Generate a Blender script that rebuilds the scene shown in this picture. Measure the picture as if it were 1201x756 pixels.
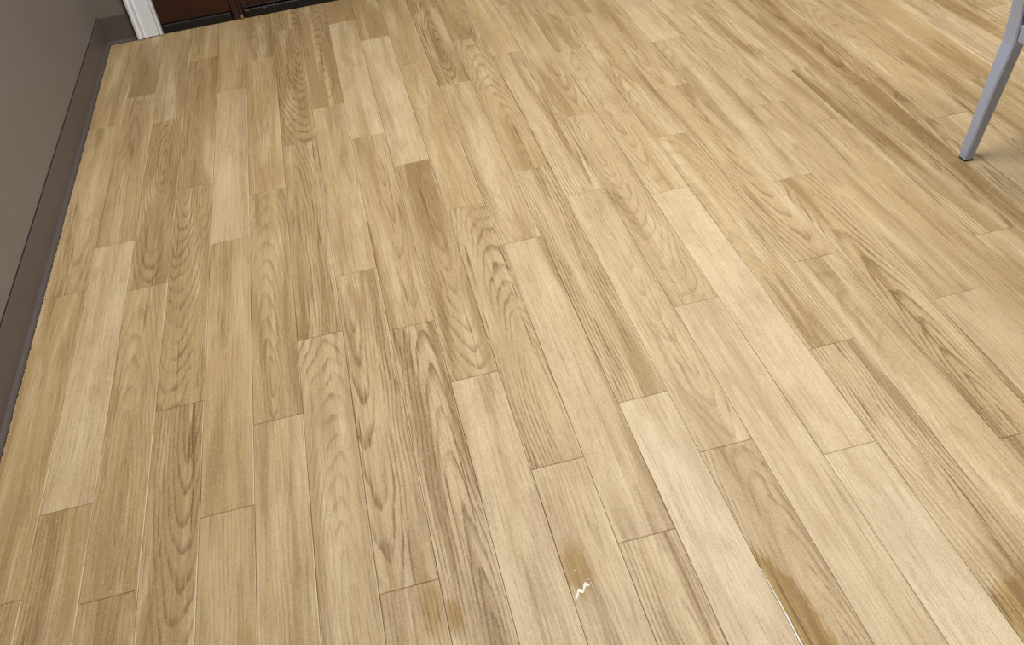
import bpy, bmesh, math, random
from mathutils import Matrix, Vector

scene = bpy.context.scene
for o in list(bpy.data.objects):
    bpy.data.objects.remove(o, do_unlink=True)
C = scene.collection

# ------------------------------------------------------------------ camera
cam_data = bpy.data.cameras.new('camera')
cam_data.sensor_fit = 'HORIZONTAL'
cam_data.sensor_width = 36.0
cam_data.lens = 1072.3 / 1201.0 * 36.0
cam_data.clip_start = 0.02
cam = bpy.data.objects.new('camera', cam_data)
C.objects.link(cam)
YAW, PITCH, ROLL = 0.1363, 0.7077, -0.1428
fw = Vector((math.sin(YAW) * math.cos(PITCH), math.cos(YAW) * math.cos(PITCH), -math.sin(PITCH)))
r0 = Vector((math.cos(YAW), -math.sin(YAW), 0))
u0 = r0.cross(fw)
rt = math.cos(ROLL) * r0 + math.sin(ROLL) * u0
up = -math.sin(ROLL) * r0 + math.cos(ROLL) * u0
M = Matrix((rt, up, -fw)).transposed().to_4x4()
M.translation = Vector((0.7693, 0.0, 1.3001))
cam.matrix_world = M
scene.camera = cam

# ------------------------------------------------------------------ world and lights
world = bpy.data.worlds.new('world')
scene.world = world
world.use_nodes = True
bg = world.node_tree.nodes['Background']
bg.inputs['Color'].default_value = (0.96, 0.98, 1.0, 1)
bg.inputs['Strength'].default_value = 0.13


def ceiling_light(x, y, sx, sy, watts, col=(1, 0.985, 0.965), z=2.62):
    d = bpy.data.lights.new('ceiling_troffer', 'AREA')
    d.shape = 'RECTANGLE'
    d.size, d.size_y, d.energy, d.color = sx, sy, watts, col
    o = bpy.data.objects.new('ceiling_troffer', d)
    o.location = (x, y, z)
    C.objects.link(o)
    return o


ceiling_light(1.25, 2.05, 1.2, 1.2, 45)
ceiling_light(3.20, 2.40, 1.2, 1.2, 20)
ceiling_light(2.90, -0.30, 1.2, 1.2, 38)

scene.view_settings.view_transform = 'Standard'
scene.view_settings.look = 'None'
scene.view_settings.gamma = 1.0
scene.view_settings.use_curve_mapping = False
scene.view_settings.exposure = 0.28


# ------------------------------------------------------------------ helpers
def lin(c):
    return tuple(((v / 255) / 12.92 if v / 255 <= 0.04045 else ((v / 255 + 0.055) / 1.055) ** 2.4) for v in c) + (1,)


def link_obj(name, me, mat=None, parent=None):
    o = bpy.data.objects.new(name, me)
    C.objects.link(o)
    if mat is not None and not me.materials:
        me.materials.append(mat)
    if parent is not None:
        o.parent = parent
    return o


def finish(bm, name, smooth=False):
    bmesh.ops.recalc_face_normals(bm, faces=bm.faces)
    me = bpy.data.meshes.new(name)
    bm.to_mesh(me)
    bm.free()
    if smooth:
        for p in me.polygons:
            p.use_smooth = True
    return me


def add_box(bm, a, b, bevel=0.0, seg=1):
    r = bmesh.ops.create_cube(bm, size=1)
    c = [(a[i] + b[i]) / 2 for i in range(3)]
    s = [abs(b[i] - a[i]) for i in range(3)]
    for v in r['verts']:
        v.co = Vector((c[0] + v.co.x * s[0], c[1] + v.co.y * s[1], c[2] + v.co.z * s[2]))
    if bevel > 0:
        es = list({e for v in r['verts'] for e in v.link_edges})
        bmesh.ops.bevel(bm, geom=es, offset=bevel, segments=seg, profile=0.5, affect='EDGES')


def box_obj(name, a, b, mat, parent=None, bevel=0.0, seg=1):
    bm = bmesh.new()
    add_box(bm, a, b, bevel, seg)
    return link_obj(name, finish(bm, name), mat, parent)


def extrude_profile(name, pts, axis, t0, t1, mat, parent=None, smooth=False, place=lambda u, v, t: (u, t, v)):
    """closed 2D profile (u,v) swept straight from t0 to t1"""
    bm = bmesh.new()
    A = [bm.verts.new(place(u, v, t0)) for u, v in pts]
    B = [bm.verts.new(place(u, v, t1)) for u, v in pts]
    n = len(pts)
    for i in range(n):
        bm.faces.new((A[i], A[(i + 1) % n], B[(i + 1) % n], B[i]))
    bm.faces.new(A)
    bm.faces.new(B[::-1])
    return link_obj(name, finish(bm, name, smooth), mat, parent)


def tag(o, label, cat, group=None, kind=None):
    o['label'] = label
    o['category'] = cat
    if group:
        o['group'] = group
    if kind:
        o['kind'] = kind
    return o


class NT:
    """tiny node builder"""
    def __init__(self, name):
        self.mat = bpy.data.materials.new(name)
        self.mat.use_nodes = True
        self.t = self.mat.node_tree
        self.bsdf = self.t.nodes['Principled BSDF']

    def n(self, typ, **kw):
        nd = self.t.nodes.new(typ)
        for k, v in kw.items():
            setattr(nd, k, v)
        return nd

    def put(self, sock, v):
        if hasattr(v, 'is_output') or isinstance(v, bpy.types.NodeSocket):
            self.t.links.new(v, sock)
        else:
            sock.default_value = v

    def math(self, op, a, b=None, c=None, clamp=False):
        nd = self.n('ShaderNodeMath', operation=op, use_clamp=clamp)
        for i, v in enumerate((a, b, c)):
            if v is not None:
                self.put(nd.inputs[i], v)
        return nd.outputs[0]

    def comb(self, x, y, z):
        nd = self.n('ShaderNodeCombineXYZ')
        for i, v in enumerate((x, y, z)):
            self.put(nd.inputs[i], v)
        return nd.outputs[0]

    def noise(self, vec, scale=1.0, detail=3.0, rough=0.5, dist=0.0):
        nd = self.n('ShaderNodeTexNoise')
        self.put(nd.inputs['Vector'], vec)
        nd.inputs['Scale'].default_value = scale
        nd.inputs['Detail'].default_value = detail
        nd.inputs['Roughness'].default_value = rough
        nd.inputs['Distortion'].default_value = dist
        return nd.outputs['Fac']

    def ramp(self, v, a, b, lo=0.0, hi=1.0, smooth=True):
        nd = self.n('ShaderNodeMapRange', interpolation_type='SMOOTHSTEP' if smooth else 'LINEAR')
        self.put(nd.inputs['Value'], v)
        for k, x in (('From Min', a), ('From Max', b), ('To Min', lo), ('To Max', hi)):
            self.put(nd.inputs[k], x)
        return nd.outputs['Result']

    def mix(self, f, a, b, blend='MIX'):
        nd = self.n('ShaderNodeMix', data_type='RGBA', blend_type=blend)
        self.put(nd.inputs[0], f)
        self.put(nd.inputs[6], a)
        self.put(nd.inputs[7], b)
        return nd.outputs[2]

    def attr(self, name):
        return self.n('ShaderNodeAttribute', attribute_type='OBJECT', attribute_name=name).outputs['Fac']

    def bump(self, h, strength, dist=0.001):
        nd = self.n('ShaderNodeBump')
        nd.inputs['Strength'].default_value = strength
        nd.inputs['Distance'].default_value = dist
        self.put(nd.inputs['Height'], h)
        self.t.links.new(nd.outputs[0], self.bsdf.inputs['Normal'])


def plain(name, rgb, rough=0.5, metal=0.0, speck=0.06, scale=60.0, bump=0.0, stretch=(1, 1, 1)):
    N = NT(name)
    geo = N.n('ShaderNodeNewGeometry')
    mp = N.n('ShaderNodeMapping')
    N.put(mp.inputs['Vector'], geo.outputs['Position'])
    mp.inputs['Scale'].default_value = stretch
    f = N.noise(mp.outputs[0], scale, 4.0, 0.6)
    c = lin(rgb)
    lo = tuple(v * (1 - speck * 2) for v in c[:3]) + (1,)
    hi = tuple(min(1, v * (1 + speck * 2)) for v in c[:3]) + (1,)
    N.put(N.bsdf.inputs['Base Color'], N.mix(f, lo, hi))
    N.bsdf.inputs['Roughness'].default_value = rough
    N.bsdf.inputs['Metallic'].default_value = metal
    if bump:
        N.bump(f, bump)
    return N.mat


# ------------------------------------------------------------------ materials
def plank_material():
    N = NT('oak_vinyl_plank')
    tc = N.n('ShaderNodeTexCoord')
    sp = N.n('ShaderNodeSeparateXYZ')
    N.put(sp.inputs[0], tc.outputs['Object'])
    x, y = sp.outputs[0], sp.outputs[1]
    seed, tone, grain, cath, x0a, streak, warm, apex, half = [N.attr(k) for k in ('seed', 'tone', 'grain', 'cath', 'heart', 'streak', 'warm', 'apex', 'half')]
    s1 = N.math('MULTIPLY', seed, 7.31)
    s2 = N.math('MULTIPLY', seed, 3.77)

    def sx(fx, fy, detail=2.0, rough=0.5, dist=0.0, swap=False):
        a_, b_ = (s2, s1) if swap else (s1, s2)
        v = N.comb(N.math('ADD', N.math('MULTIPLY', x, fx), a_), N.math('ADD', N.math('MULTIPLY', y, fy), b_), a_)
        return N.noise(v, 1.0, detail, rough, dist)

    # log-cut rings: distance to a wandering pith line gives long cathedrals
    wob = N.math('SUBTRACT', sx(0.0, 2.2), 0.5)
    dep = N.math('MULTIPLY', N.math('ADD', N.math('SUBTRACT', y, apex), N.math('MULTIPLY', N.math('SUBTRACT', sx(12.0, 3.0, 2.0, swap=True), 0.5), 0.18)), N.math('MULTIPLY', cath, 0.5))
    xx = N.math('SUBTRACT', N.math('SUBTRACT', x, x0a), N.math('MULTIPLY', wob, 0.045))
    rr = N.math('SQRT', N.math('ADD', N.math('MULTIPLY', xx, xx), N.math('MULTIPLY', dep, dep)))
    rr = N.math('ADD', rr, N.math('MULTIPLY', N.math('SUBTRACT', sx(34.0, 4.0, 3.0, 0.6), 0.5), 0.009))
    ph = N.math('FRACT', N.math('MULTIPLY', rr, 135.0))
    ring = N.math('MULTIPLY', N.ramp(ph, 0.45, 0.90), N.ramp(ph, 0.90, 1.0, 1.0, 0.0))
    vis = N.ramp(sx(22.0, 1.6, 2.0, swap=True), 0.36, 0.58)
    ring = N.math('MULTIPLY', ring, N.ramp(sx(260.0, 16.0, 3.0, 0.6, swap=True), 0.34, 0.54, 0.25, 1.0))
    ring = N.math('MULTIPLY', N.math('MULTIPLY', ring, grain), N.ramp(vis, 0, 1, 0.12, 1.0, False))
    # fibre, long thin dark lines, short pores
    fib = sx(330.0, 7.0, 5.0, 0.72)
    lin_ = N.math('MULTIPLY', N.ramp(sx(170.0, 3.0, 3.0, 0.6, 0.4), 0.58, 0.66), N.ramp(sx(30.0, 3.0, 2.0, swap=True), 0.42, 0.62))
    por = N.ramp(sx(620.0, 60.0, 3.0, 0.7, swap=True), 0.54, 0.72)
    lgt = N.ramp(sx(420.0, 30.0, 3.0, 0.7), 0.56, 0.74)
    # broad bands running the length of the plank
    brd = sx(27.0, 1.7, 2.0, 0.5, 0.35)
    dark = N.ramp(brd, 0.50, 0.66)
    pale_ = N.ramp(brd, 0.47, 0.33)
    mot = sx(14.0, 6.0, 3.0, 0.6, swap=True)
    cd, cm, cp = lin((160, 132, 86)), lin((202, 175, 129)), lin((231, 210, 173))
    base = N.mix(N.ramp(tone, 0.0, 1.0, smooth=False), N.mix(N.ramp(tone, -1.0, 0.0, smooth=False), cd, cm), cp)
    base = N.mix(N.math('MULTIPLY', warm, 0.55, clamp=True), base, N.mix(1.0, base, (1.0, 0.89, 0.68, 1), 'MULTIPLY'))
    col = N.mix(N.math('MULTIPLY', pale_, 0.50), base, lin((232, 210, 168)))
    col = N.mix(N.math('MULTIPLY', N.math('MULTIPLY', dark, N.math('ADD', streak, 0.2)), 0.85, clamp=True), col, lin((150, 118, 70)))
    col = N.mix(N.ramp(mot, 0.42, 0.68, 0.0, 0.34), col, lin((178, 146, 108)))
    col = N.mix(N.math('MULTIPLY', ring, 0.72, clamp=True), col, lin((118, 88, 48)))
    col = N.mix(N.math('MULTIPLY', N.math('MULTIPLY', lin_, N.math('ADD', grain, 0.2)), 0.85, clamp=True), col, lin((122, 92, 52)))
    col = N.mix(N.ramp(fib, 0.47, 0.70, 0.0, 0.46), col, lin((148, 116, 70)))
    col = N.mix(N.ramp(fib, 0.48, 0.28, 0.0, 0.24), col, lin((240, 220, 182)))
    col = N.mix(N.math('MULTIPLY', por, 0.34), col, lin((122, 94, 56)))
    col = N.mix(N.math('MULTIPLY', lgt, 0.26), col, lin((244, 226, 190)))
    spk = sx(420.0, 300.0, 2.0, 0.7)
    col = N.mix(N.ramp(spk, 0.52, 0.74, 0.0, 0.28), col, lin((140, 110, 70)))
    col = N.mix(N.ramp(spk, 0.48, 0.28, 0.0, 0.26), col, lin((246, 230, 198)))
    # pale arris on the long edges
    ex_ = N.ramp(N.math('SUBTRACT', half, N.math('ABSOLUTE', x)), 0.0025, 0.0013)
    col = N.mix(N.math('MULTIPLY', ex_, N.ramp(sx(8.0, 3.0, 2.0), 0.40, 0.58, 0.0, 0.5)), col, lin((246, 230, 196)))
    # amber stains (spill marks with shapes of their own), in floor metres
    geo = N.n('ShaderNodeNewGeometry')
    wp = N.n('ShaderNodeSeparateXYZ')
    N.put(wp.inputs[0], geo.outputs['Position'])
    px, py = wp.outputs[0], wp.outputs[1]
    edge = N.noise(N.comb(N.math('MULTIPLY', px, 160.0), N.math('MULTIPLY', py, 36.0), 0.0), 1.0, 3.0, 0.6)
    edge = N.math('MULTIPLY', N.math('SUBTRACT', edge, 0.5), 0.8)
    tot = None
    for (cx, cy, rx, ry, ang, amt, soft, plk) in STAINS:
        dx = N.math('SUBTRACT', px, cx)
        dy = N.math('SUBTRACT', py, cy)
        ca, sa = math.cos(ang), math.sin(ang)
        ex = N.math('DIVIDE', N.math('ADD', N.math('MULTIPLY', dx, ca), N.math('MULTIPLY', dy, sa)), rx)
        ey = N.math('DIVIDE', N.math('SUBTRACT', N.math('MULTIPLY', dy, ca), N.math('MULTIPLY', dx, sa)), ry)
        d = N.math('SQRT', N.math('ADD', N.math('MULTIPLY', ex, ex), N.math('MULTIPLY', ey, ey)))
        m = N.ramp(N.math('ADD', d, edge), 1.0, 1.0 - soft, 0.0, amt)
        a, b = plk
        m = N.math('MULTIPLY', m, N.math('MULTIPLY', N.math('GREATER_THAN', px, a), N.math('LESS_THAN', px, b)))
        tot = m if tot is None else N.math('MAXIMUM', tot, m)
    stn = N.mix(1.0, col, (0.68, 0.56, 0.28, 1), 'MULTIPLY')
    col = N.mix(tot, col, stn)
    N.put(N.bsdf.inputs['Base Color'], col)
    N.put(N.bsdf.inputs['Roughness'], N.ramp(fib, 0.3, 0.7, 0.42, 0.56))
    N.bsdf.inputs['Specular IOR Level'].default_value = 0.4
    h = N.math('SUBTRACT', fib, N.math('ADD', N.math('MULTIPLY', por, 0.6), N.math('MULTIPLY', ring, 0.6)))
    N.bump(h, 0.15, 0.0008)
    return N.mat


W = 0.1016
# (centre x, centre y, half width, half length, turn, strength, softness, limits of the plank it lies on)
STAINS = [
    (0.936, 0.862, 0.034, 0.078, 0.0, 0.9, 0.6, (9 * W, 10 * W)),
    (1.236, 0.690, 0.034, 0.150, 0.16, 1.0, 0.30, (12 * W, 13 * W)),
    (1.575, 0.585, 0.075, 0.080, 0.0, 0.85, 0.35, (15 * W, 16 * W)),
    (0.690, 0.865, 0.026, 0.075, 0.0, 0.75, 0.7, (6 * W, 7 * W)),
    (0.724, 0.835, 0.018, 0.050, 0.0, 0.9, 0.6, (7 * W, 8 * W)),
    (0.385, 0.880, 0.030, 0.070, 0.0, 0.40, 0.8, (3 * W, 4 * W)),
]

m_plank = plank_material()
m_sub = plain('dark_subfloor', (70, 54, 36), 0.9)
m_wall = plain('taupe_wall_paint', (126, 117, 110), 0.55, speck=0.02, scale=9.0, bump=0.02)
m_base = plain('brown_vinyl_cove_base', (96, 86, 83), 0.5, speck=0.05, scale=40.0, bump=0.02)
m_glue = plain('dried_adhesive', (60, 48, 38), 0.8, speck=0.3, scale=250.0)
m_trim = plain('white_gloss_trim', (243, 247, 255), 0.35, speck=0.02, scale=30.0)
m_gap = plain('dark_gap_shade', (14, 12, 12), 0.8)  # near-black that stands in for shade in the narrow gaps
m_cherry = plain('dark_cherry_wood', (54, 22, 13), 0.35, speck=0.35, scale=6.0, stretch=(1.2, 1, 14))
m_cherry_v = plain('dark_cherry_stile', (56, 34, 29), 0.38, speck=0.3, scale=6.0, stretch=(14, 14, 1))
m_black = plain('black_rubber_sweep', (13, 13, 15), 0.5, speck=0.3, scale=80.0, bump=0.05)
m_scuff = plain('grey_scuff', (120, 114, 108), 0.7, speck=0.3, scale=300.0)
m_chair = plain('grey_powder_coated_steel', (182, 193, 220), 0.34, metal=0.0, speck=0.03, scale=400.0)
m_glide = plain('dark_plastic_glide', (40, 40, 44), 0.5)
m_pad = plain('black_vinyl_upholstery', (20, 20, 22), 0.5, speck=0.2, scale=200.0, bump=0.1)
m_white = plain('white_chipped_core', (250, 246, 236), 0.8, speck=0.02)

# ------------------------------------------------------------------ floor and its planks
XL, XR, YN, YF = -0.118, 4.2, -0.3, 3.66
floor = box_obj('floor', (XL - 0.1, YN, -0.05), (XR, YF + 0.1, -0.005), m_sub)
tag(floor, 'light oak vinyl plank floor laid in staggered rows', 'floor', kind='structure')

PHASE = {-1: 1.995, 0: 2.182, 1: 1.953, 2: 2.396, 3: 2.078, 4: 2.287, 5: 1.612, 6: 1.818, 7: 2.481, 8: 2.274, 9: 1.996,
         10: 1.795, 11: 2.105, 12: 1.939, 13: 1.432, 14: 1.865, 15: 2.122, 16: 1.484, 17: 1.802, 18: 2.176, 19: 2.026,
         20: 1.431, 21: 2.186, 22: 1.92, 23: 2.535, 24: 2.066}
L = 0.906
# tone (-1 dark .. 1 pale), ring strength, cathedral depth, streak, warmth; planks listed from the door towards the viewer
T = {
    -1: [(-.1, .4, .05, .3, .5), (.1, .7, .1, .5, .3), (-.05, .5, .1, .3, .6), (-.1, .5, .1, .4, .4)],
    0: [(-.5, .4, .1, .5, .2), (-.1, .6, .1, .3, .2), (.45, .15, .1, .1, .1), (-.1, .8, .02, .4, .4)],
    1: [(-.2, .6, .1, .3, .3), (-.4, 1.1, .22, .5, .1), (.0, .6, .15, .3, .2), (-.15, .6, .15, .4, .3)],
    2: [(-.2, .5, .1, .2, .2), (-.4, .6, .1, .5, .4), (-.2, 1.0, .25, .2, .2), (-.4, 1.0, .2, .7, .3)],
    3: [(.0, .5, .1, .3, .3), (.3, .15, .1, .1, .0), (-.05, .5, .08, .4, .2), (.15, .4, .1, .3, .2)],
    4: [(-.5, .8, .2, .4, .6), (-.2, .5, .1, .4, .8), (-.1, .7, .2, .5, .2), (.1, .4, .05, .4, .2)],
    5: [(-.4, 1.2, .25, .6, .5), (-.25, .9, .15, .6, .2), (.15, .9, .25, .2, .1), (.1, .5, .2, .3, .2)],
    6: [(-.45, .8, .25, .1, .6), (.1, .4, .1, .3, .2), (.2, 1.2, .12, .5, .2), (.2, .7, .06, .3, .2)],
    7: [(-.5, .4, .1, .3, .7), (.3, .1, .1, .2, .2), (.0, .6, .08, .4, .2), (.25, 1.2, .12, .6, .2)],
    8: [(-.4, .4, .1, .3, .7), (.4, .1, .1, .2, .2), (-.1, .8, .2, .6, .1), (.4, .3, .1, .25, .2)],
    9: [(-.1, .3, .1, .2, .5), (-.05, .3, .1, .2, .4), (.1, 1.1, .25, .2, .1), (.35, .4, .1, .2, .2)],
    10: [(-.4, 1.2, .2, .6, .3), (.15, .5, .15, .2, .2), (.35, .3, .1, .45, .1), (.2, .9, .1, .8, .2)],
    11: [(-.1, .8, .1, .4, .4), (.0, .7, .2, .3, .3), (.15, 1.2, .04, .4, .1), (.8, .1, .05, .0, .1)],
    12: [(.1, .1, .1, .1, .9), (.2, 1.0, .05, .6, .3), (.3, .5, .15, .2, .1), (.1, .8, .2, .4, .1)],
    13: [(-.1, .6, .1, .3, .1), (.0, .7, .15, .4, .2), (.15, .6, .25, .3, .1), (.55, .25, .1, .1, .1), (.45, .3, .1, .1, .1)],
    14: [(.1, .7, .1, .4, .2), (.1, .6, .15, .4, .2), (.6, .05, .05, .0, .1), (.85, .05, .05, .0, .1)],
    15: [(.0, .5, .1, .4, .2), (.0, .6, .15, .4, .2), (.05, .6, .25, .7, .1), (.25, 1.0, .12, .6, .1)],
    16: [(.0, .5, .1, .4, .2), (.1, .9, .15, .5, .2), (.15, .4, .2, .4, .1), (.1, .4, .1, .6, .2)],
    17: [(.4, .05, .1, .05, .3), (.25, .6, .15, .4, .1), (-.05, 1.2, .15, .6, .2), (-.5, .9, .1, .7, .3)],
    18: [(-.05, .9, .1, .6, .2), (.15, .9, .12, .4, .1), (.05, .4, .1, .3, .1), (.3, .3, .1, .1, .1)],
    19: [(.3, .2, .1, .1, .2), (.1, .8, .08, .4, .2), (.0, .5, .15, .4, .2), (.0, .6, .1, .5, .2)],
    20: [(-.1, .6, .1, .6, .4), (.1, .8, .06, .5, .2), (-.3, 1.1, .1, .8, .3), (.2, .4, .1, .4, .1)],
    21: [(.1, .4, .1, .2, .4), (-.35, 1.1, .12, .8, .3), (-.4, 1.1, .1, .8, .4), (.0, .5, .1, .4, .2)],
    22: [(.0, .5, .2, .3, .3), (.05, .6, .2, .3, .3), (.25, .3, .1, .2, .2), (.0, .5, .1, .4, .2)],
    23: [(.1, .5, .1, .4, .3), (-.25, .9, .1, .7, .5), (-.2, .8, .1, .6, .4)],
    24: [(.1, .3, .1, .4, .4), (-.1, .5, .1, .5, .7), (.0, .6, .1, .5, .4), (.0, .5, .1, .4, .2)],
}
for c in (5, 6, 10, 16, 17):      # rows that begin with a short cut piece at the door
    T[c].insert(0, T[c][0])
random.seed(11)


def plank_mesh(wd, ln):
    """vinyl plank: top at z=0, slim bevel on the upper edges"""
    hx, hy, b, t = wd / 2 - 0.0005, ln / 2 - 0.0004, 0.0011, 0.0045
    bm = bmesh.new()
    lo = [bm.verts.new((sx * hx, sy * hy, -t)) for sx, sy in ((-1, -1), (1, -1), (1, 1), (-1, 1))]
    mi = [bm.verts.new((sx * hx, sy * hy, -b * 0.75)) for sx, sy in ((-1, -1), (1, -1), (1, 1), (-1, 1))]
    hi = [bm.verts.new((sx * (hx - b), sy * (hy - b), 0)) for sx, sy in ((-1, -1), (1, -1), (1, 1), (-1, 1))]
    for i in range(4):
        j = (i + 1) % 4
        bm.faces.new((lo[i], lo[j], mi[j], mi[i]))
        bm.faces.new((mi[i], mi[j], hi[j], hi[i]))
    bm.faces.new(hi)
    bm.faces.new(lo[::-1])
    me = finish(bm, 'plank')
    me.materials.append(m_plank)
    return me


cache = {}
planks = {}
ncol = int((XR) / W)
for c in range(-1, ncol):
    x0 = XL if c == -1 else c * W
    x1 = (c + 1) * W
    ph = PHASE.get(c, random.uniform(0, L))
    ys = []
    v = ph
    while v < YF:
        v += L
    v -= L
    while v > YN:
        if v < YF - 0.01:
            ys.append(v)
        v -= L
    edges = [YF] + ys + [YN]
    for n in range(len(edges) - 1):
        ya, yb = edges[n + 1], edges[n]
        if yb - ya < 0.03:
            continue
        key = (round(x1 - x0, 4), round(yb - ya, 3))
        if key not in cache:
            cache[key] = plank_mesh(x1 - x0, yb - ya)
        p = link_obj('plank', cache[key], None, floor)
        p.location = ((x0 + x1) / 2, (ya + yb) / 2, random.uniform(-0.00012, 0.0))
        lst = T.get(c)
        if lst and n < len(lst):
            a = lst[n]
        else:
            a = (random.uniform(-.3, .4), random.uniform(.3, 1.0), random.uniform(.04, .22), random.uniform(.1, .6), random.uniform(.1, .4))
        a = (max(-1, min(1, a[0] * 1.25)), a[1], a[2], min(1, a[3] * 1.15), a[4] + (0.25 if c <= 3 else 0.0))
        p['tone'], p['grain'], p['cath'], p['streak'], p['warm'] = [float(q) for q in a]
        p['seed'] = random.uniform(0, 50)
        p['half'] = (x1 - x0) / 2
        p['apex'] = random.choice((-1, 1)) * random.uniform(0.1, 0.55)
        p['heart'] = random.uniform(-0.035, 0.035)
        planks[(c, n)] = p


def plank_at(x, y):
    for p in planks.values():
        d = p.data.vertices
        hx = max(q.co.x for q in d)
        hy = max(q.co.y for q in d)
        if abs(x - p.location.x) <= hx and abs(y - p.location.y) <= hy:
            return p


# white chipped edge where the wear layer is torn
pk = plank_at(0.94, 0.80)
bm = bmesh.new()
CH = [(0.9178, 0.8070, 0.0016), (0.9235, 0.8135, 0.0030), (0.9275, 0.8215, 0.0026), (0.9315, 0.8185, 0.0034), (0.9345, 0.8175, 0.0022),
      (0.9375, 0.8245, 0.0028), (0.9415, 0.8290, 0.0034), (0.9445, 0.8265, 0.0022), (0.9475, 0.8275, 0.0010)]
top, bot = [], []
for x, y, h in CH:
    top.append((x, y + h * 1.5))
    bot.append((x, y - h * 1.0))
ring = top + bot[::-1]
lo = [bm.verts.new((x - pk.location.x, y - pk.location.y, -0.0002)) for x, y in ring]
hi = [bm.verts.new((x - pk.location.x, y - pk.location.y, 0.0007)) for x, y in ring]
nr = len(ring)
k = len(CH)
for i in range(nr):
    bm.faces.new((lo[i], lo[(i + 1) % nr], hi[(i + 1) % nr], hi[i]))
for i in range(k - 1):
    bm.faces.new((hi[i], hi[i + 1], hi[nr - 2 - i], hi[nr - 1 - i]))
chip = link_obj('chipped_edge', finish(bm, 'chipped_edge'), m_white, pk)
chip['label'] = 'white torn edge of the wear layer'
for sx, sy, r in ((0.9485, 0.8370, .0012), (0.9505, 0.8300, .001), (0.9490, 0.8440, .0009), (0.9320, 0.8600, .0011), (0.9210, 0.8760, .0008), (0.9515, 0.8225, .0012)):
    bm = bmesh.new()
    vs = [bm.verts.new((sx - pk.location.x + r * math.cos(a * 1.2566) * (1 if a % 2 else .7), sy - pk.location.y + 1.6 * r * math.sin(a * 1.2566), 0.0003)) for a in range(5)]
    tp = bm.verts.new((sx - pk.location.x, sy - pk.location.y, 0.0007))
    for a in range(5):
        bm.faces.new((vs[a], vs[(a + 1) % 5], tp))
    bm.faces.new(vs[::-1])
    link_obj('flake', finish(bm, 'flake'), m_white, pk)

# bare white plank edge along the open joint beside the big amber stain
pk = plank_at(1.25, 0.70)
bm = bmesh.new()
prev = None
for i in range(25):
    t = i / 24
    y = 0.775 - t * 0.30
    wd = 0.0026 * (0.25 + 0.75 * min(1, t * 3)) * (0.85 + 0.3 * random.random())
    xa = 12 * W + 0.0004
    a = bm.verts.new((xa - pk.location.x, y - pk.location.y, 0.0002))
    b = bm.verts.new((xa + wd - pk.location.x, y - pk.location.y, 0.0006))
    d = bm.verts.new((xa - pk.location.x, y - pk.location.y, -0.002))
    if prev:
        bm.faces.new((prev[0], prev[1], b, a))
        bm.faces.new((prev[2], prev[0], a, d))
    prev = (a, b, d)
e = link_obj('bare_edge', finish(bm, 'bare_edge'), m_white, pk)
e['label'] = 'bare white plank edge beside the open joint'

# ------------------------------------------------------------------ walls
wl = box_obj('wall_left', (-0.24, -0.3, -0.005), (-0.120, 3.74, 2.7), m_wall)
tag(wl, 'taupe painted side wall above brown cove base', 'wall', kind='structure')
YB = 3.618
bm = bmesh.new()
add_box(bm, (-0.120, YB, -0.005), (0.094, YB + 0.12, 2.7))
add_box(bm, (0.094, YB, 2.06), (1.33, YB + 0.12, 2.7))
add_box(bm, (1.33, YB, -0.005), (XR, YB + 0.12, 2.7))
wb = link_obj('wall_back', finish(bm, 'wall_back'), m_wall)
tag(wb, 'taupe painted end wall around the dark double doors', 'wall', kind='structure')

H = 0.1016


def cove(off):
    """cove base profile (distance from wall, height)"""
    pts = [(0, 0), (0, H), (0.0022, H), (0.0032, H - 0.0012), (0.0032, 0.012)]
    for i in range(1, 7):
        a = i / 6 * math.pi / 2
        pts.append((0.0032 + 0.0075 * (1 - math.cos(a)), 0.012 - 0.0085 * math.sin(a)))
    pts += [(0.0128, 0.0032), (0.0136, 0.0018), (0.0134, 0.0002), (0.0128, 0)]
    return pts


bl = extrude_profile('baseboard_left', cove(0), 'y', -0.3, YB, m_base, place=lambda u, v, t: (-0.120 + u, t, v))
tag(bl, 'brown vinyl cove base along the taupe side wall', 'baseboard', kind='structure')
bb = extrude_profile('baseboard_back', cove(0), 'x', -0.118, -0.0085, m_base, place=lambda u, v, t: (t, YB - u, v))
tag(bb, 'short brown vinyl cove base between corner and white casing', 'baseboard', kind='structure')


def glue_line(parent, n, fn):
    bm = bmesh.new()
    A, B, D = [], [], []
    for i in range(n + 1):
        t = i / n
        w1 = 0.001 + 0.0026 * random.random() ** 2
        (ax, ay), (bx_, by) = fn(t, w1)
        A.append(bm.verts.new((ax, ay, 0.0012)))
        B.append(bm.verts.new((bx_, by, 0.0001)))
    for i in range(n):
        bm.faces.new((A[i], A[i + 1], B[i + 1], B[i]))
    return link_obj('adhesive_line', finish(bm, 'adhesive_line'), m_glue, parent)


glue_line(bl, 900, lambda t, w: ((-0.1068, -0.3 + t * (YB - 0.015 + 0.3)), (-0.1062 + w, -0.3 + t * (YB - 0.015 + 0.3))))
glue_line(bb, 24, lambda t, w: ((-0.106 + t * 0.097, YB - 0.0132), (-0.106 + t * 0.097, YB - 0.0136 - w * 0.6)))
g = box_obj('gap_shade_strip', (-0.0085, YB - 0.004, 0), (-0.003, YB + 0.001, 2.06), m_gap, bb)  # black strip painting the gap shadow between cove base and casing

tp = box_obj('top_gap_shade', (-0.1200, -0.3, H), (-0.1182, YB, H + 0.0022), m_gap, bl)  # solid dark strip in place of a shadow line over the base
tp['label'] = 'thin dark strip painted as gap shade above the cove base'

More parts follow.
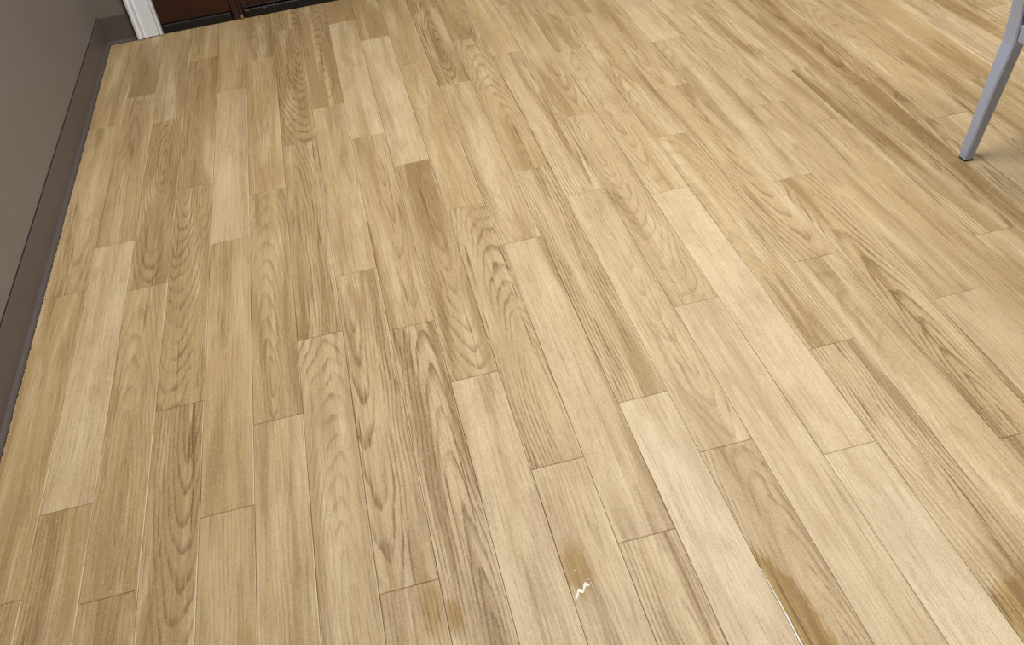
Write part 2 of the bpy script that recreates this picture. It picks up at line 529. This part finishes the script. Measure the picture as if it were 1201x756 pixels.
# ------------------------------------------------------------------ white casing
CAS = [(0, 0), (0, 0.018), (0.004, 0.021), (0.009, 0.0215), (0.013, 0.019), (0.015, 0.015), (0.021, 0.016), (0.027, 0.0185), (0.030, 0.0165),
       (0.034, 0.013), (0.075, 0.0115), (0.079, 0.0105), (0.080, 0.0085), (0.083, 0.0085), (0.084, 0.014), (0.093, 0.014), (0.093, 0)]


def casing(name, x, flip, label, z0=0.0035, z1=2.06):
    s = -1 if flip else 1
    o = extrude_profile(name, CAS, 'z', z0, z1, m_trim, place=lambda u, v, t: (x + s * u, YB - v, t))
    tag(o, label, 'door casing', kind='structure')
    return o


casing('trim_1', -0.002, False, 'white moulded door casing beside the taupe corner')
casing('trim_2', 1.43, True, 'white moulded door casing on the far side of the double doors')
o = extrude_profile('trim_3', CAS, 'x', -0.002, 1.43, m_trim, place=lambda u, v, t: (t, YB - v, 2.06 + 0.093 - u))
tag(o, 'white moulded head casing above the double doors', 'door casing', kind='structure')

# ------------------------------------------------------------------ doors
def door(name, xa, xb, label, stile_l, stile_r, lipped):
    root = bpy.data.objects.new(name, None)
    root.location = ((xa + xb) / 2, 3.635, 0)
    C.objects.link(root)
    tag(root, label, 'door', kind='structure')
    ox, oy = root.location.x, root.location.y

    def bx(nm, a, b, m, bev=0.0):
        return box_obj(nm, (a[0] - ox, a[1] - oy, a[2]), (b[0] - ox, b[1] - oy, b[2]), m, root, bev)
    y0, y1 = 3.622, 3.660
    bx('bottom_rail', (xa + stile_l, y0, 0.034), (xb - stile_r, y1, 0.24), m_cherry, 0.002)
    bx('top_rail', (xa + stile_l, y0, 1.90), (xb - stile_r, y1, 2.045), m_cherry, 0.002)
    bx('door_panel', (xa + stile_l, y0 + 0.010, 0.24), (xb - stile_r, y1 - 0.010, 1.90), m_cherry)
    if stile_l:
        bx('stile', (xa, y0 - 0.001, 0.034), (xa + stile_l, y1, 2.045), m_cherry_v, 0.002)
    if stile_r:
        bx('stile', (xb - stile_r, y0 - 0.001, 0.034), (xb, y1, 2.045), m_cherry_v, 0.002)
    sw = bx('door_sweep', (xa + 0.002, y0 - 0.010, 0.0015), (xb - 0.002, y1 - 0.002, 0.033), m_black, 0.003)
    if lipped:
        lp = bx('sweep_lip', (xa + 0.010, y0 - 0.006, 0.0385), (xb - 0.010, y0 + 0.002, 0.0440), m_black, 0.0015)
    # scuffs on the sweep
    for i in range(14 if lipped else 7):
        sx = xa + 0.012 + random.random() ** 2 * (0.14 if lipped else 0.09)
        sz = 0.026 + random.random() * 0.006
        sl = 0.002 + 0.007 * random.random()
        s = bx('scuff', (sx, y0 - 0.0106, sz), (sx + sl, y0 - 0.0095, sz + 0.0012), m_scuff)
    return root


door('door_1', 0.096, 0.362, 'narrow dark cherry door leaf beside the white casing', 0.0, 0.0, False)
door('door_2', 0.404, 1.328, 'wide dark cherry door leaf with black bottom sweep', 0.02, 0.05, True)
post = bpy.data.objects.new('trim_4', None)
post.location = (0.383, 3.62, 0)
C.objects.link(post)
tag(post, 'brown wooden meeting post between the dark door leaves', 'door post', kind='structure')
PP = [(-0.0205, 0.04), (-0.0205, -0.004), (-0.016, -0.010), (-0.012, -0.010), (-0.010, -0.004), (0.006, -0.004), (0.009, -0.012), (0.016, -0.014), (0.0205, -0.008), (0.0205, 0.04)]
extrude_profile('post_moulding', PP, 'z', 0.0015, 2.05, m_cherry_v, post, place=lambda u, v, t: (u, v, t))
box_obj('worn_corner', (0.0085, -0.0152, 0.0018), (0.0185, -0.013, 0.019), plain('worn_bare_wood', (150, 118, 98), 0.7, speck=0.3, scale=200), post, 0.001)

# ------------------------------------------------------------------ chair (only one rear leg stands in the picture)
def loft(name, secs, mat, parent, org, bevel=0.0032):
    """rectangular tube through sections (z, x0, x1, y0, y1)"""
    bm = bmesh.new()
    rings = []
    for z, x0, x1, y0, y1 in secs:
        b = bevel
        pts = [(x0 + b, y0), (x1 - b, y0), (x1, y0 + b), (x1, y1 - b), (x1 - b, y1), (x0 + b, y1), (x0, y1 - b), (x0, y0 + b)]
        rings.append([bm.verts.new((x - org[0], y - org[1], z - org[2])) for x, y in pts])
    for A, B in zip(rings, rings[1:]):
        for i in range(8):
            bm.faces.new((A[i], A[(i + 1) % 8], B[(i + 1) % 8], B[i]))
    bm.faces.new(rings[0][::-1])
    bm.faces.new(rings[-1])
    return link_obj(name, finish(bm, name), mat, parent)


org = (2.45, 1.50, 0.0)
chair = bpy.data.objects.new('stacking_chair', None)
chair.location = org
C.objects.link(chair)
tag(chair, 'grey metal chair with a kicked-back tapered leg on the oak floor', 'chair')
SECT = [(0.004, 2.186, 0.023, 0.027), (0.012, 2.1875, 0.023, 0.027), (0.0125, 2.1865, 0.025, 0.029), (0.20, 2.219, 0.032, 0.036), (0.262, 2.232, 0.032, 0.040),
        (0.29, 2.2385, 0.031, 0.042), (0.315, 2.2405, 0.030, 0.043), (0.36, 2.241, 0.030, 0.043), (0.46, 2.236, 0.028, 0.038), (0.62, 2.212, 0.026, 0.034), (0.86, 2.165, 0.024, 0.030)]
YA, YC = 1.705, 1.285     # near faces of the two rear legs
rear = []
for near_y, mirror in ((YA, False), (YC, True)):
    secs = []
    for z, x, dx, dy in SECT:
        if mirror:
            secs.append((z, x, x + dx, near_y + 0.029 - dy, near_y + 0.029))
        else:
            secs.append((z, x, x + dx, near_y, near_y + dy))
    lg = loft('rear_leg', secs, m_chair, chair, org)
    z, x, dx, dy = SECT[0]
    gl = loft('glide', [(0.0003, x - 0.001, x + dx + 0.001, secs[0][3] - 0.001, secs[0][4] + 0.001), (0.004, x, x + dx, secs[0][3], secs[0][4])], m_glide, lg, org)
for y0 in (YA + 0.002, YC):
    secs = [(0.004, 2.640, 2.662, y0, y0 + 0.024), (0.20, 2.630, 2.660, y0, y0 + 0.027), (0.345, 2.622, 2.654, y0, y0 + 0.027)]
    lg = loft('front_leg', secs, m_chair, chair, org)
    loft('glide', [(0.0003, 2.639, 2.663, y0 - 0.001, y0 + 0.025), (0.004, 2.640, 2.662, y0, y0 + 0.024)], m_glide, lg, org)


def cbox(nm, a, b, m, bev, seg=2, parent=chair):
    return box_obj(nm, [a[i] - org[i] for i in range(3)], [b[i] - org[i] for i in range(3)], m, parent, bev, seg)


cbox('seat_rail', (2.243, YC + 0.029, 0.303), (2.272, YA - 0.003, 0.343), m_chair, 0.003)
cbox('seat_rail', (2.628, YC + 0.027, 0.305), (2.650, YA + 0.002, 0.343), m_chair, 0.003)
for y0 in (YA + 0.006, YC + 0.002):
    cbox('seat_rail', (2.268, y0, 0.310), (2.632, y0 + 0.022, 0.343), m_chair, 0.003)
cbox('seat', (2.234, YC + 0.030, 0.345), (2.690, YA - 0.002, 0.430), m_pad, 0.018, 4)
cbox('shade_pad', (2.175, YC + 0.045, 0.425), (2.262, YA - 0.115, 0.60), m_pad, 0.02, 3)  # unseen pad, added to keep lamp light off the visible rear leg
cbox('backrest', (2.170, YC + 0.030, 0.60), (2.205, YA - 0.002, 0.86), m_pad, 0.012, 3)
